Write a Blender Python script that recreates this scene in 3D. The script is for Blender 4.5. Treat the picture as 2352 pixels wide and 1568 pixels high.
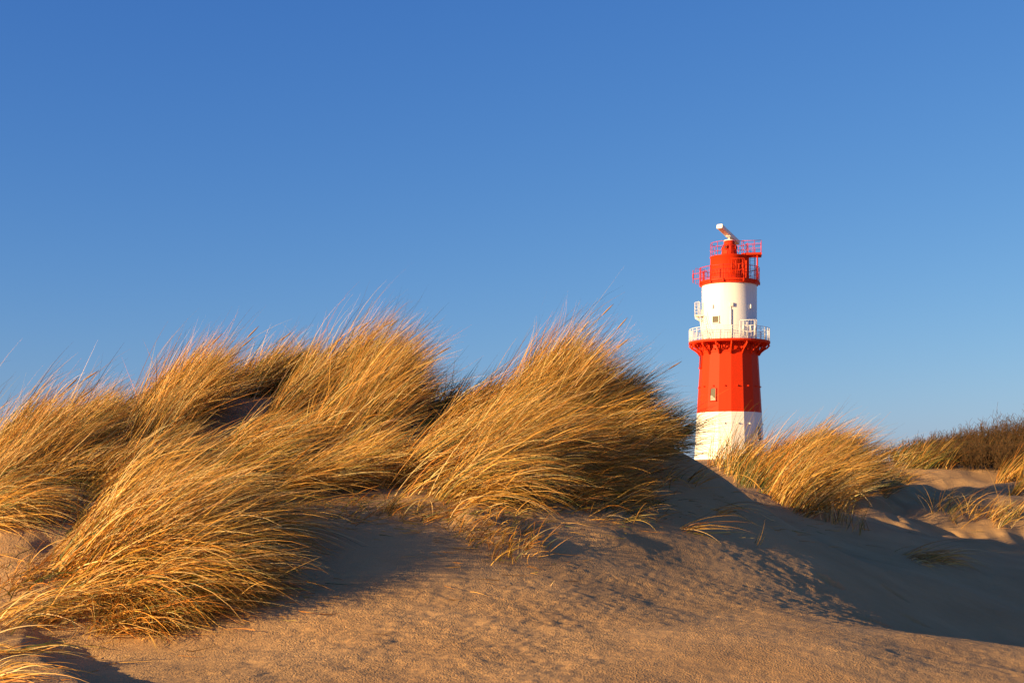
import bpy, bmesh, math, random
import numpy as np
from mathutils import Vector, Matrix
rng = np.random.default_rng(7)
random.seed(7)
PI = math.pi
scene = bpy.context.scene
for o in list(bpy.data.objects): bpy.data.objects.remove(o)

# ------------------------------------------------------------------ camera, sky, sun, exposure
cam_d = bpy.data.cameras.new('camera'); cam = bpy.data.objects.new('camera', cam_d)
scene.collection.objects.link(cam); scene.camera = cam
cam.location = (0, 0, 0); cam.rotation_euler = (PI/2, 0, 0)
cam_d.sensor_width = 36; cam_d.lens = 50; cam_d.shift_y = (1133-784)/2352
cam_d.clip_start = 0.1; cam_d.clip_end = 20000

SUN_AZ = math.radians(63)       # from straight behind the camera, round to the left
SUN_EL = math.radians(11.0)
S = Vector((-math.sin(SUN_AZ)*math.cos(SUN_EL), -math.cos(SUN_AZ)*math.cos(SUN_EL), math.sin(SUN_EL)))
world = bpy.data.worlds.new('World'); scene.world = world; world.use_nodes = True
nt = world.node_tree; nt.nodes.clear()
sky = nt.nodes.new('ShaderNodeTexSky'); sky.sky_type = 'NISHITA'; sky.sun_disc = False
sky.sun_elevation = SUN_EL; sky.sun_rotation = math.atan2(S.x, S.y)
sky.altitude = 0; sky.air_density = 0.8; sky.dust_density = 0.8; sky.ozone_density = 4.0
bg = nt.nodes.new('ShaderNodeBackground'); bg.inputs[1].default_value = 0.0675
wo = nt.nodes.new('ShaderNodeOutputWorld')
sep = nt.nodes.new('ShaderNodeSeparateColor'); com = nt.nodes.new('ShaderNodeCombineColor')   # colour response of the clear winter sky
nt.links.new(sky.outputs[0], sep.inputs[0])
for k, (g, p) in enumerate(((.89, 1.325), (1.03, .98), (2.1, .55))):
    pw = nt.nodes.new('ShaderNodeMath'); pw.operation = 'POWER'; pw.inputs[1].default_value = p; nt.links.new(sep.outputs[k], pw.inputs[0])
    ml = nt.nodes.new('ShaderNodeMath'); ml.operation = 'MULTIPLY'; ml.inputs[1].default_value = g; nt.links.new(pw.outputs[0], ml.inputs[0])
    nt.links.new(ml.outputs[0], com.inputs[k])
nt.links.new(com.outputs[0], bg.inputs[0]); nt.links.new(bg.outputs[0], wo.inputs[0])
sun_d = bpy.data.lights.new('sun', 'SUN'); sun_d.energy = 5.0; sun_d.angle = math.radians(0.5)
sun_d.color = (1.0, 0.72, 0.36)
sun = bpy.data.objects.new('sun', sun_d); scene.collection.objects.link(sun)
sun.rotation_euler = S.to_track_quat('Z', 'Y').to_euler()
scene.view_settings.view_transform = 'Standard'; scene.view_settings.look = 'None'
scene.view_settings.exposure = 1.08; scene.view_settings.gamma = 1
scene.render.engine = 'CYCLES'
scene.cycles.max_bounces = 6; scene.cycles.transparent_max_bounces = 8

# ------------------------------------------------------------------ helpers
COL = scene.collection
def tag(o, label=None, cat=None, group=None, kind=None):
    if label: o['label'] = label
    if cat: o['category'] = cat
    if group: o['group'] = group
    if kind: o['kind'] = kind
    return o
def empty(name, loc, rz=0):
    o = bpy.data.objects.new(name, None); COL.objects.link(o); o.location = loc; o.rotation_euler = (0, 0, rz); return o
def np_mesh(name, V, F, mat, col=None, parent=None, smooth=False, mats=None, midx=None):
    V = np.ascontiguousarray(V, dtype=np.float32); F = np.ascontiguousarray(F, dtype=np.int32)
    me = bpy.data.meshes.new(name); n = F.shape[1]
    me.vertices.add(len(V)); me.vertices.foreach_set('co', V.ravel())
    me.loops.add(F.size); me.loops.foreach_set('vertex_index', F.ravel())
    me.polygons.add(len(F)); me.polygons.foreach_set('loop_start', np.arange(0, F.size, n, dtype=np.int32))
    me.polygons.foreach_set('loop_total', np.full(len(F), n, dtype=np.int32))
    if smooth: me.polygons.foreach_set('use_smooth', np.ones(len(F), dtype=bool))
    me.update(calc_edges=True)
    if col is not None:
        a = me.color_attributes.new('tint', 'FLOAT_COLOR', 'POINT')
        c = np.ones((len(V), 4), dtype=np.float32); c[:, :3] = col
        a.data.foreach_set('color', c.ravel())
    for m in ([mat] if mats is None else mats): me.materials.append(m)
    if midx is not None: me.polygons.foreach_set('material_index', midx.astype(np.int32))
    o = bpy.data.objects.new(name, me); COL.objects.link(o)
    if parent: o.parent = parent
    return o

class MB:
    """collects simple shapes and links them as one mesh object"""
    def __init__(s): s.bm = bmesh.new()
    def poly(s, vs, fs, mi=0, smooth=False):
        bv = [s.bm.verts.new(v) for v in vs]
        for f in fs:
            try: fa = s.bm.faces.new([bv[i] for i in f])
            except ValueError: continue
            fa.material_index = mi; fa.smooth = smooth
    def box(s, c, d, rz=0, rx=0, ry=0, mi=0):
        M = Matrix.Translation(c) @ Matrix.Rotation(rz, 4, 'Z') @ Matrix.Rotation(ry, 4, 'Y') @ Matrix.Rotation(rx, 4, 'X')
        vs = [M @ Vector((x*d[0]/2, y*d[1]/2, z*d[2]/2)) for x in (-1, 1) for y in (-1, 1) for z in (-1, 1)]
        s.poly(vs, [(0,1,3,2),(4,6,7,5),(0,4,5,1),(2,3,7,6),(0,2,6,4),(1,5,7,3)], mi)
    def tube(s, pts, r, n=6, mi=0, closed=False, caps=True):
        pts = [Vector(p) for p in pts]; N = len(pts); rs = r if hasattr(r, '__len__') else [r]*N
        vs = []
        for i, p in enumerate(pts):
            if closed: d = pts[(i+1) % N]-pts[i-1]
            else: d = pts[min(i+1, N-1)]-pts[max(i-1, 0)]
            d.normalize(); up = Vector((0, 0, 1)) if abs(d.z) < .9 else Vector((1, 0, 0))
            a = d.cross(up).normalized(); b = d.cross(a).normalized()
            for k in range(n):
                t = 2*PI*k/n+.3; vs.append(p+a*math.cos(t)*rs[i]+b*math.sin(t)*rs[i])
        fs = []
        for i in range(N if closed else N-1):
            j = (i+1) % N
            for k in range(n): fs.append((i*n+k, i*n+(k+1) % n, j*n+(k+1) % n, j*n+k))
        if caps and not closed: fs += [tuple(range(n))[::-1], tuple(range((N-1)*n, N*n))]
        s.poly(vs, fs, mi, True)
    def lathe(s, prof, n=48, rot=0, mi=0, smooth=True, center=(0, 0), mis=None):
        vs = []
        for r, z in prof:
            for k in range(n):
                t = rot+2*PI*k/n; vs.append((center[0]+r*math.cos(t), center[1]+r*math.sin(t), z))
        bv = [s.bm.verts.new(v) for v in vs]
        for i in range(len(prof)-1):
            for k in range(n):
                f = s.bm.faces.new((bv[i*n+k], bv[i*n+(k+1) % n], bv[(i+1)*n+(k+1) % n], bv[(i+1)*n+k]))
                f.smooth = smooth; f.material_index = mis[i] if mis else mi
    def build(s, name, mat, parent=None, bevel=0):
        me = bpy.data.meshes.new(name); bmesh.ops.recalc_face_normals(s.bm, faces=s.bm.faces)
        s.bm.to_mesh(me); s.bm.free()
        for m in (mat if isinstance(mat, list) else [mat]): me.materials.append(m)
        o = bpy.data.objects.new(name, me); COL.objects.link(o)
        if parent: o.parent = parent
        if bevel:
            b = o.modifiers.new('bevel', 'BEVEL'); b.width = bevel; b.segments = 2; b.limit_method = 'ANGLE'
        return o

# value noise on arrays
_perm = rng.random((256, 256)).astype(np.float64)
def vnoise(x, y, sc, ox=0.0, oy=0.0):
    x = x/sc+ox+1000; y = y/sc+oy+1000
    xi = np.floor(x).astype(np.int64); yi = np.floor(y).astype(np.int64)
    fx = x-xi; fy = y-yi
    fx = fx*fx*fx*(fx*(fx*6-15)+10); fy = fy*fy*fy*(fy*(fy*6-15)+10)
    a = _perm[xi & 255, yi & 255]; b = _perm[(xi+1) & 255, yi & 255]
    c = _perm[xi & 255, (yi+1) & 255]; d = _perm[(xi+1) & 255, (yi+1) & 255]
    return (a*(1-fx)+b*fx)*(1-fy)+(c*(1-fx)+d*fx)*fy-.5

# ------------------------------------------------------------------ terrain height (metres, eye level = 0)
CP = [  # (column, row) in a 2352-wide frame and the distance of that spot of sand
(-500,1560,7.3),(0,1575,7.2),(300,1568,7.2),(700,1568,7.0),(1176,1568,7.0),(1700,1568,7.1),(2200,1568,7.4),(2500,1568,7.5),
(-500,1480,8.4),(0,1500,8.2),(200,1475,8.4),(350,1440,8.6),(600,1420,8.6),(900,1400,8.7),(1200,1400,8.7),(1600,1425,8.94),(1900,1475,7.89),(2150,1515,8.0),(2352,1535,8.0),(2700,1540,8.3),
(-400,1320,9.4),(0,1300,9.2),(130,1290,9.2),(400,1300,9.4),(650,1320,9.4),(900,1280,9.8),(1200,1270,10.11),(1340,1275,10.31),(1500,1275,10.70),(1700,1310,10.87),(1840,1365,10.65),(1960,1412,10.39),(2100,1455,8.7),(2240,1476,8.7),(2352,1490,8.7),(2700,1510,8.8),
(-300,1210,10.4),(0,1180,10.2),(200,1150,10.5),(450,1150,10.8),(700,1190,10.6),(900,1170,10.9),(1090,1180,10.7),(1300,1165,11.37),(1500,1160,12.13),(1640,1190,12.29),(1760,1250,11.98),(1850,1295,11.62),
(0,1080,11.2),(200,1060,11.8),(400,1030,12),(600,1050,12),(850,1060,12.2),(1000,1060,12.2),(1200,1060,12.2),(1400,1055,12.92),(1550,1080,13.24),
(-300,1120,12),(0,1030,12.4),(200,985,13),(400,925,13.8),(480,908,14.2),(560,900,14.5),(700,900,14.5),(850,915,14.2),(1000,925,14),(1100,930,13.6),(1250,930,13.4),(1400,968,13.55),(1500,1012,13.82),
(1570,1038,14.13),(1650,1103,13.57),(1750,1165,14.51),(1860,1235,13.46),
(1960,1312,12.05),(2050,1372,11.8),(2110,1410,11.6),(2200,1441,12.0),(2352,1470,12.6),(2700,1475,12.8),(2352,1400,14.2),(2352,1340,15.5),(2352,1290,17.5),(2200,1350,13.8),(2200,1300,15.8),(2050,1300,14.2),(1950,1268,15.2),
(1900,1232,16.2),(1800,1192,17),(1700,1125,18),(2000,1200,19.5),(2150,1222,21),(2352,1240,21),(2700,1260,21),
(2050,1150,22.5),(2200,1172,22.7),(2050,1082,27),(2200,1070,28),(2130,1118,25.3),(2352,1165,22.8),(2300,1100,26.5),
(2352,1062,30.5),(2200,1060,31),(2080,1060,30),(2700,1050,30),(1900,1085,23),(1750,1072,24),(1680,1062,26),(1600,1062,28),(1500,1066,29),(1850,1060,29),
]
pts = [((px-1176)/3267*Y, Y, (1133-py)/3267*Y) for px, py, Y in CP]
pts += [(-5.5,17,.35),(-4,17.5,.35),(-2.5,18,.3),(-1,17.5,.2),(.5,16.5,.1),(1.3,16,.1),(-9,16,.5),(-12,10,-.1),(-12,5,-.9),(-12,16,.6),(-13,28,.5),
  (12,5,-1.1),(14,12,-1.0),(15,27,.9),(0,0,-1.55),(-6,0,-1.5),(8,0,-1.5),(0,4,-1.3),(-5,4,-1.3),(5,4,-1.3),(-1,30,.5),(-6,26,.3),(4,34,.6),(10,34,.7),(0,22,.2),(3,21.5,.15),(2.3,15.6,-.1),(2.9,14.4,-.5),(3.3,13.2,-.66),(3.35,9.9,-1.13)]
P3 = np.array(pts)
def tps_k(d2): return d2*np.log(d2+1e-12)
n = len(P3)
A = np.zeros((n+3, n+3)); d2 = ((P3[:, None, :2]-P3[None, :, :2])**2).sum(-1)
A[:n, :n] = tps_k(d2)+np.eye(n)*.12; A[:n, n] = 1; A[:n, n+1:] = P3[:, :2]; A[n, :n] = 1; A[n+1:, :n] = P3[:, :2].T
W = np.linalg.solve(A, np.concatenate([P3[:, 2], np.zeros(3)]))
TW = np.array([24.45, 160.0])    # foot of the lighthouse
def ss(a, b, x):
    t = np.clip((x-a)/(b-a), 0, 1); return t*t*(3-2*t)
BUMPS = []   # (x, y, z amplitude, rx, ry, rotation, steepness power)
def bump(px, py, Y, amp, rx, ry, rot=0, p=1): BUMPS.append(((px-1176)/3267*Y, Y, amp, rx, ry, rot, p))
bump(-20, 1240, 9.55, .07, .42, .36, 0, 1)          # sand ledge under the left edge grass
bump(118, 1258, 9.5, -.05, .10, .2, 0, 1)
bump(1090, 1195, 10.5, .10, .16, .22, .2, 1.5)     # crumbled hummock
bump(1160, 1215, 10.3, .06, .12, .16, 0, 1.5)
bump(1240, 1235, 10.3, .05, .1, .18, 0, 1.5)
bump(1390, 1180, 10.8, .05, .3, .2, 0, 1)
for px, py, Y in ((1905,1289,11.4),(2010,1385,10.4),(2105,1392,11.2),(2055,1335,12.2)):   # footprints
    bump(px, py, Y, -.055, .075, .12, .5, 2)
for px, py, Y, a in ((2240,1195,21.8,.10),(2290,1215,21.4,.11),(2335,1200,21.8,.12),(2180,1205,21.5,.08),(2310,1180,22.3,.10)):
    bump(px, py, Y, a, .34, .45, .2, 1)
bump(2130, 1105, 26, -.16, 1.1, .8, 0, 1)
bump(2160, 1085, 27, .08, .7, .5, 0, 1)
def H(x, y):
    x = np.asarray(x, dtype=np.float64).ravel(); y = np.asarray(y, dtype=np.float64).ravel()
    xc = np.clip(x, -13, 15); yc = np.clip(y, 0, 34)
    out = np.empty(len(x))
    for i in range(0, len(x), 40000):
        xs = xc[i:i+40000]; ys = yc[i:i+40000]
        k = tps_k((xs[:, None]-P3[None, :, 0])**2+(ys[:, None]-P3[None, :, 1])**2)
        out[i:i+40000] = k@W[:n]+W[n]+W[n+1]*xs+W[n+2]*ys
    for bx, by, a, rx, ry, ro, p in BUMPS:
        u = (x-bx)*math.cos(ro)+(y-by)*math.sin(ro); v = -(x-bx)*math.sin(ro)+(y-by)*math.cos(ro)
        q = (u/rx)**2+(v/ry)**2; m = q < 9
        out[m] += a*np.exp(-(q[m])**p)
    d = (x+2.68)*.888+(y-8.2)*.459+.10*vnoise(x, y, .6, 4, 4)+.03*vnoise(x, y, .12, 1, 6)    # small slumped step at the lower left
    out += .115*(1-ss(-.16, .05, d))*ss(8.75, 8.0, y)*ss(5.2, 6.2, y)
    far = .45+.7*vnoise(x, y, 34)+.35*vnoise(x, y, 11, 5)
    far += 3.45*np.exp(-(((x-TW[0])/26)**2+((y-TW[1])/40)**2))
    far = far-3.0*ss(260, 420, np.hypot(x, y))
    f = np.maximum(ss(32, 46, y), np.maximum(ss(11, 22, np.abs(x-1)), ss(1, -10, y)))
    far = np.where(y < 15, far*ss(2, 14, y)-1.4*(1-ss(2, 14, y)), far)
    return out*(1-f)+far*f
# cache for quick look-ups
GX = np.arange(-14, 16.01, .05); GY = np.arange(4, 36.01, .05)
gx, gy = np.meshgrid(GX, GY); HC = H(gx, gy).reshape(gx.shape)
def Hq(x, y):
    fx = np.clip((x+14)/.05, 0, len(GX)-2.001); fy = np.clip((y-4)/.05, 0, len(GY)-2.001)
    xi = fx.astype(int); yi = fy.astype(int); fx = fx-xi; fy = fy-yi
    return (HC[yi, xi]*(1-fx)+HC[yi, xi+1]*fx)*(1-fy)+(HC[yi+1, xi]*(1-fx)+HC[yi+1, xi+1]*fx)*fy
YM = np.arange(6, 35, .02)
def hit(px, py):
    """where the line of sight through a spot of the frame first meets the sand"""
    X = (np.asarray(px)-1176)/3267; Z = (1133-np.asarray(py))/3267
    yy = YM[None, :]; h = Hq(X[:, None]*yy, np.broadcast_to(yy, (len(X), len(YM))))
    below = (Z[:, None]*yy) < h
    ok = below.any(1); j = below.argmax(1); y = YM[j]
    return X*y, y, ok

# ------------------------------------------------------------------ materials
def mat(name): 
    m = bpy.data.materials.new(name); m.use_nodes = True
    return m, m.node_tree, m.node_tree.nodes['Principled BSDF']
def N(t, typ, **kw):
    nd = t.nodes.new(typ)
    for k, v in kw.items(): setattr(nd, k, v)
    return nd
def sand_material():
    m, t, b = mat('sand'); L = t.links.new
    geo = N(t, 'ShaderNodeNewGeometry')
    n1 = N(t, 'ShaderNodeTexNoise'); n1.inputs['Scale'].default_value = 1.3; n1.inputs['Detail'].default_value = 6
    L(geo.outputs['Position'], n1.inputs['Vector'])
    n2 = N(t, 'ShaderNodeTexNoise'); n2.inputs['Scale'].default_value = 260; n2.inputs['Detail'].default_value = 3
    L(geo.outputs['Position'], n2.inputs['Vector'])
    r = N(t, 'ShaderNodeValToRGB'); r.color_ramp.elements[0].position = .3; r.color_ramp.elements[0].color = (.42, .247, .104, 1)
    r.color_ramp.elements[1].position = .72; r.color_ramp.elements[1].color = (.52, .318, .139, 1)
    L(n1.outputs[0], r.inputs[0])
    r2 = N(t, 'ShaderNodeValToRGB'); r2.color_ramp.elements[0].position = .25; r2.color_ramp.elements[0].color = (.62, .6, .58, 1)
    r2.color_ramp.elements[1].position = .7; r2.color_ramp.elements[1].color = (1.12, 1.1, 1.08, 1)
    L(n2.outputs[0], r2.inputs[0])
    mx = N(t, 'ShaderNodeMix', data_type='RGBA', blend_type='MULTIPLY'); mx.inputs[0].default_value = 1
    L(r.outputs[0], mx.inputs[6]); L(r2.outputs[0], mx.inputs[7]); L(mx.outputs[2], b.inputs['Base Color'])
    b.inputs['Roughness'].default_value = .95; b.inputs['Specular IOR Level'].default_value = .12
    mp = N(t, 'ShaderNodeMapping'); mp.inputs['Rotation'].default_value = (0, 0, .5); mp.inputs['Scale'].default_value = (1.5, 1, 1)
    L(geo.outputs['Position'], mp.inputs[0])
    n3 = N(t, 'ShaderNodeTexNoise'); n3.inputs['Scale'].default_value = 62; n3.inputs['Detail'].default_value = 4; n3.inputs['Roughness'].default_value = .6
    L(mp.outputs[0], n3.inputs['Vector'])
    v = N(t, 'ShaderNodeTexVoronoi', feature='SMOOTH_F1'); v.inputs['Scale'].default_value = 58; L(mp.outputs[0], v.inputs['Vector'])
    ad = N(t, 'ShaderNodeMath', operation='MULTIPLY_ADD'); ad.inputs[1].default_value = .5
    L(v.outputs[0], ad.inputs[0]); L(n3.outputs[0], ad.inputs[2])
    n5 = N(t, 'ShaderNodeTexNoise'); n5.inputs['Scale'].default_value = 2.3; n5.inputs['Detail'].default_value = 3; L(mp.outputs[0], n5.inputs['Vector'])
    mr = N(t, 'ShaderNodeMapRange'); mr.inputs[1].default_value = .35; mr.inputs[2].default_value = .62; mr.inputs[3].default_value = .35; mr.inputs[4].default_value = 1.1
    L(n5.outputs[0], mr.inputs[0]); am = N(t, 'ShaderNodeMath', operation='MULTIPLY'); L(ad.outputs[0], am.inputs[0]); L(mr.outputs[0], am.inputs[1]); ad = am
    bu = N(t, 'ShaderNodeBump'); bu.inputs['Strength'].default_value = .9; bu.inputs['Distance'].default_value = .009
    L(ad.outputs[0], bu.inputs['Height'])
    bu2 = N(t, 'ShaderNodeBump'); bu2.inputs['Strength'].default_value = .35; bu2.inputs['Distance'].default_value = .0015
    L(n2.outputs[0], bu2.inputs['Height']); L(bu.outputs[0], bu2.inputs['Normal']); L(bu2.outputs[0], b.inputs['Normal'])
    return m
def paint(name, col, rough=.45, streak=.12, dirt=(.3, .22, .14), spec=.5):
    m, t, b = mat(name); L = t.links.new
    tc = N(t, 'ShaderNodeTexCoord'); mp = N(t, 'ShaderNodeMapping'); mp.inputs['Scale'].default_value = (2.2, 2.2, .12)
    L(tc.outputs['Object'], mp.inputs[0])
    n1 = N(t, 'ShaderNodeTexNoise'); n1.inputs['Scale'].default_value = 1.6; n1.inputs['Detail'].default_value = 8; n1.inputs['Roughness'].default_value = .65
    L(mp.outputs[0], n1.inputs['Vector'])
    r = N(t, 'ShaderNodeValToRGB'); r.color_ramp.elements[0].position = .42; r.color_ramp.elements[0].color = (0, 0, 0, 1)
    r.color_ramp.elements[1].position = .85; r.color_ramp.elements[1].color = (1, 1, 1, 1)
    L(n1.outputs[0], r.inputs[0])
    ml = N(t, 'ShaderNodeMath', operation='MULTIPLY'); ml.inputs[1].default_value = streak; L(r.outputs[0], ml.inputs[0])
    mx = N(t, 'ShaderNodeMix', data_type='RGBA'); mx.inputs[6].default_value = (*col, 1); mx.inputs[7].default_value = (*dirt, 1)
    L(ml.outputs[0], mx.inputs[0]); L(mx.outputs[2], b.inputs['Base Color'])
    b.inputs['Roughness'].default_value = rough; b.inputs['Specular IOR Level'].default_value = spec
    return m
def leaf_material(name, trans=.3, rough=.5):
    m, t, b = mat(name); L = t.links.new
    at = N(t, 'ShaderNodeAttribute', attribute_name='tint')
    L(at.outputs['Color'], b.inputs['Base Color']); b.inputs['Roughness'].default_value = rough
    b.inputs['Specular IOR Level'].default_value = .22
    tr = N(t, 'ShaderNodeBsdfTranslucent'); L(at.outputs['Color'], tr.inputs[0])
    ms = N(t, 'ShaderNodeMixShader'); ms.inputs[0].default_value = trans
    out = t.nodes['Material Output']; L(b.outputs[0], ms.inputs[1]); L(tr.outputs[0], ms.inputs[2]); L(ms.outputs[0], out.inputs[0])
    return m
M_SAND = sand_material()
M_GRASS = leaf_material('marram_leaf', .18)
M_TWIG = leaf_material('bush_twig', .0, .8)
M_WHITE = paint('white_paint', (.80, .77, .69), .55, .2, spec=.25)
M_RED = paint('red_paint', (.58, .032, .005), .6, .22, (.45, .05, .01), .12)
M_RAILW = paint('white_rail_paint', (.78, .76, .72), .5, .12)
M_RAILR = paint('red_rail_paint', (.50, .022, .012), .5, .1, (.3, .05, .03))
M_DARK, _, b_ = mat('window_glass'); b_.inputs['Base Color'].default_value = (.17, .16, .13, 1); b_.inputs['Roughness'].default_value = .12
M_BLACK, _, b_ = mat('dark_opening'); b_.inputs['Base Color'].default_value = (.015, .015, .02, 1); b_.inputs['Roughness'].default_value = .3
M_BLIND, _, b_ = mat('window_curtain'); b_.inputs['Base Color'].default_value = (.34, .32, .26, 1); b_.inputs['Roughness'].default_value = .8; b_.inputs['Specular IOR Level'].default_value = .05
M_STONE = paint('foundation_stone', (.16, .13, .10), .9, .3, (.08, .06, .05))

# ------------------------------------------------------------------ dune sand sheet
def axis(segs):
    out = [segs[0][0]]
    for a, b, s0, s1 in segs:
        x = a; step = s0
        L_ = abs(b-a)
        while x < b-1e-6:
            f = (x-a)/L_; x += s0*(s1/s0)**f; out.append(min(x, b))
    return np.array(out)
xs = axis([(-3000,-40,300,4),(-40,-5.2,4,.05),(-5.2,5.2,.016,.016),(5.2,8,.016,.1),(8,60,.1,4),(60,3000,4,300)])
ys = axis([(-2000,-20,300,4),(-20,5.5,4,.05),(5.5,6.6,.05,.014),(6.6,11,.014,.014),(11,16,.014,.035),(16,34,.035,.2),(34,300,.2,6),(300,4000,6,400)])
X, Y = np.meshgrid(xs, ys)
Z = H(X, Y).reshape(X.shape)
near = np.exp(-np.maximum(0, np.hypot(X, Y-10)-14)/10)
rough = .5+.9*np.clip(vnoise(X, Y, 1.1, 3, 3)+.5, 0, 1)
Z += near*(.030*vnoise(X*.7+.5*Y, Y*.9-.6*X, .62, 1)+.010*vnoise(X+.3*Y, Y, .2, 2)*rough)
er = ss(18.5, 20.5, Y)*ss(30, 26, Y)*ss(4.2, 6.0, X)                       # crumbled far bank
Z += er*(.20*np.clip(vnoise(X, Y, 1.1, 6, 2)-.05, 0, 1)**.8+.10*vnoise(X, Y*.6, .38, 8, 3)+.05*vnoise(X, Y*.6, .17, 3, 8))
Xr = X*.85+Y*.53; Yr = -X*.53+Y*.85
Z += near*rough*(.0062*vnoise(Xr*.8, Yr*1.3, .055, 4)+.0062*vnoise(Xr*.8, Yr*1.25, .028, 9))
ny, nx = X.shape
idx = np.arange(ny*nx).reshape(ny, nx)
F = np.stack([idx[:-1, :-1], idx[:-1, 1:], idx[1:, 1:], idx[1:, :-1]], -1).reshape(-1, 4)
ground = np_mesh('sand_dune', np.stack([X, Y, Z], -1).reshape(-1, 3), F, M_SAND, smooth=True)
tag(ground, 'pale brown wind blown dune sand with a pitted surface', 'sand dune', kind='structure')

# ------------------------------------------------------------------ marram grass
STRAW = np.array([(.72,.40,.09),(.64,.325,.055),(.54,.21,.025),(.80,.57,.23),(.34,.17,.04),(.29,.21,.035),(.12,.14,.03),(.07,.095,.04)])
def ribbons(root, L, phi, th0, th1, pw, width, colA, K=8, wander=.12):
    n = len(root); t = (np.arange(K)+.5)/K
    th = th0[:, None]+(th1-th0)[:, None]*t[None, :]**pw[:, None]
    ph = phi[:, None]+(rng.normal(0, wander, n))[:, None]*t[None, :]*2
    d = np.stack([np.cos(th)*np.cos(ph), np.cos(th)*np.sin(ph), np.sin(th)], -1)
    pos = np.concatenate([np.zeros((n, 1, 3)), np.cumsum(d*(L/K)[:, None, None], 1)], 1)+root[:, None, :]
    g = Hq(pos[..., 0].ravel(), pos[..., 1].ravel()).reshape(n, K+1)+.008
    g[:, 0] -= .03
    inside = pos[..., 1] < 35
    pos[..., 2] = np.where(inside, np.maximum(pos[..., 2], g), pos[..., 2])
    dd = np.concatenate([d, d[:, -1:]], 1)
    r = np.array([0, 1, 0])*.75+rng.normal(0, .55, (n, 3)); r = r[:, None, :]
    w = np.cross(dd, r); w /= np.linalg.norm(w, axis=-1, keepdims=True)+1e-9
    tt = np.linspace(0, 1, K+1); prof = np.clip(1.05-tt**1.7, .08, 1)
    w = w*(width[:, None]*prof[None, :]/2)[..., None]
    V = np.stack([pos-w, pos+w], 2).reshape(-1, 3)
    base = (np.arange(n)*(K+1)*2)[:, None]+(np.arange(K)*2)[None, :]
    Fq = np.stack([base, base+1, base+3, base+2], -1).reshape(-1, 4)
    C = np.repeat(colA, (K+1)*2, axis=0)
    return V, Fq, C
def in_poly(px, py, poly):
    ins = np.zeros(len(px), bool); m = len(poly)
    for i in range(m):
        x1, y1 = poly[i]; x2, y2 = poly[i-1]
        c = ((y1 > py) != (y2 > py)) & (px < (x2-x1)*(py-y1)/(y2-y1+1e-9)+x1); ins ^= c
    return ins
def sample_poly(poly, m):
    P = np.array(poly, float); lo, hi = P.min(0), P.max(0); ox, oy = [], []
    while len(ox) < m:
        px = rng.uniform(lo[0], hi[0], m*4); py = rng.uniform(lo[1], hi[1], m*4)
        k = in_poly(px, py, poly); ox += list(px[k]); oy += list(py[k])
    return np.array(ox[:m]), np.array(oy[:m])
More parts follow.
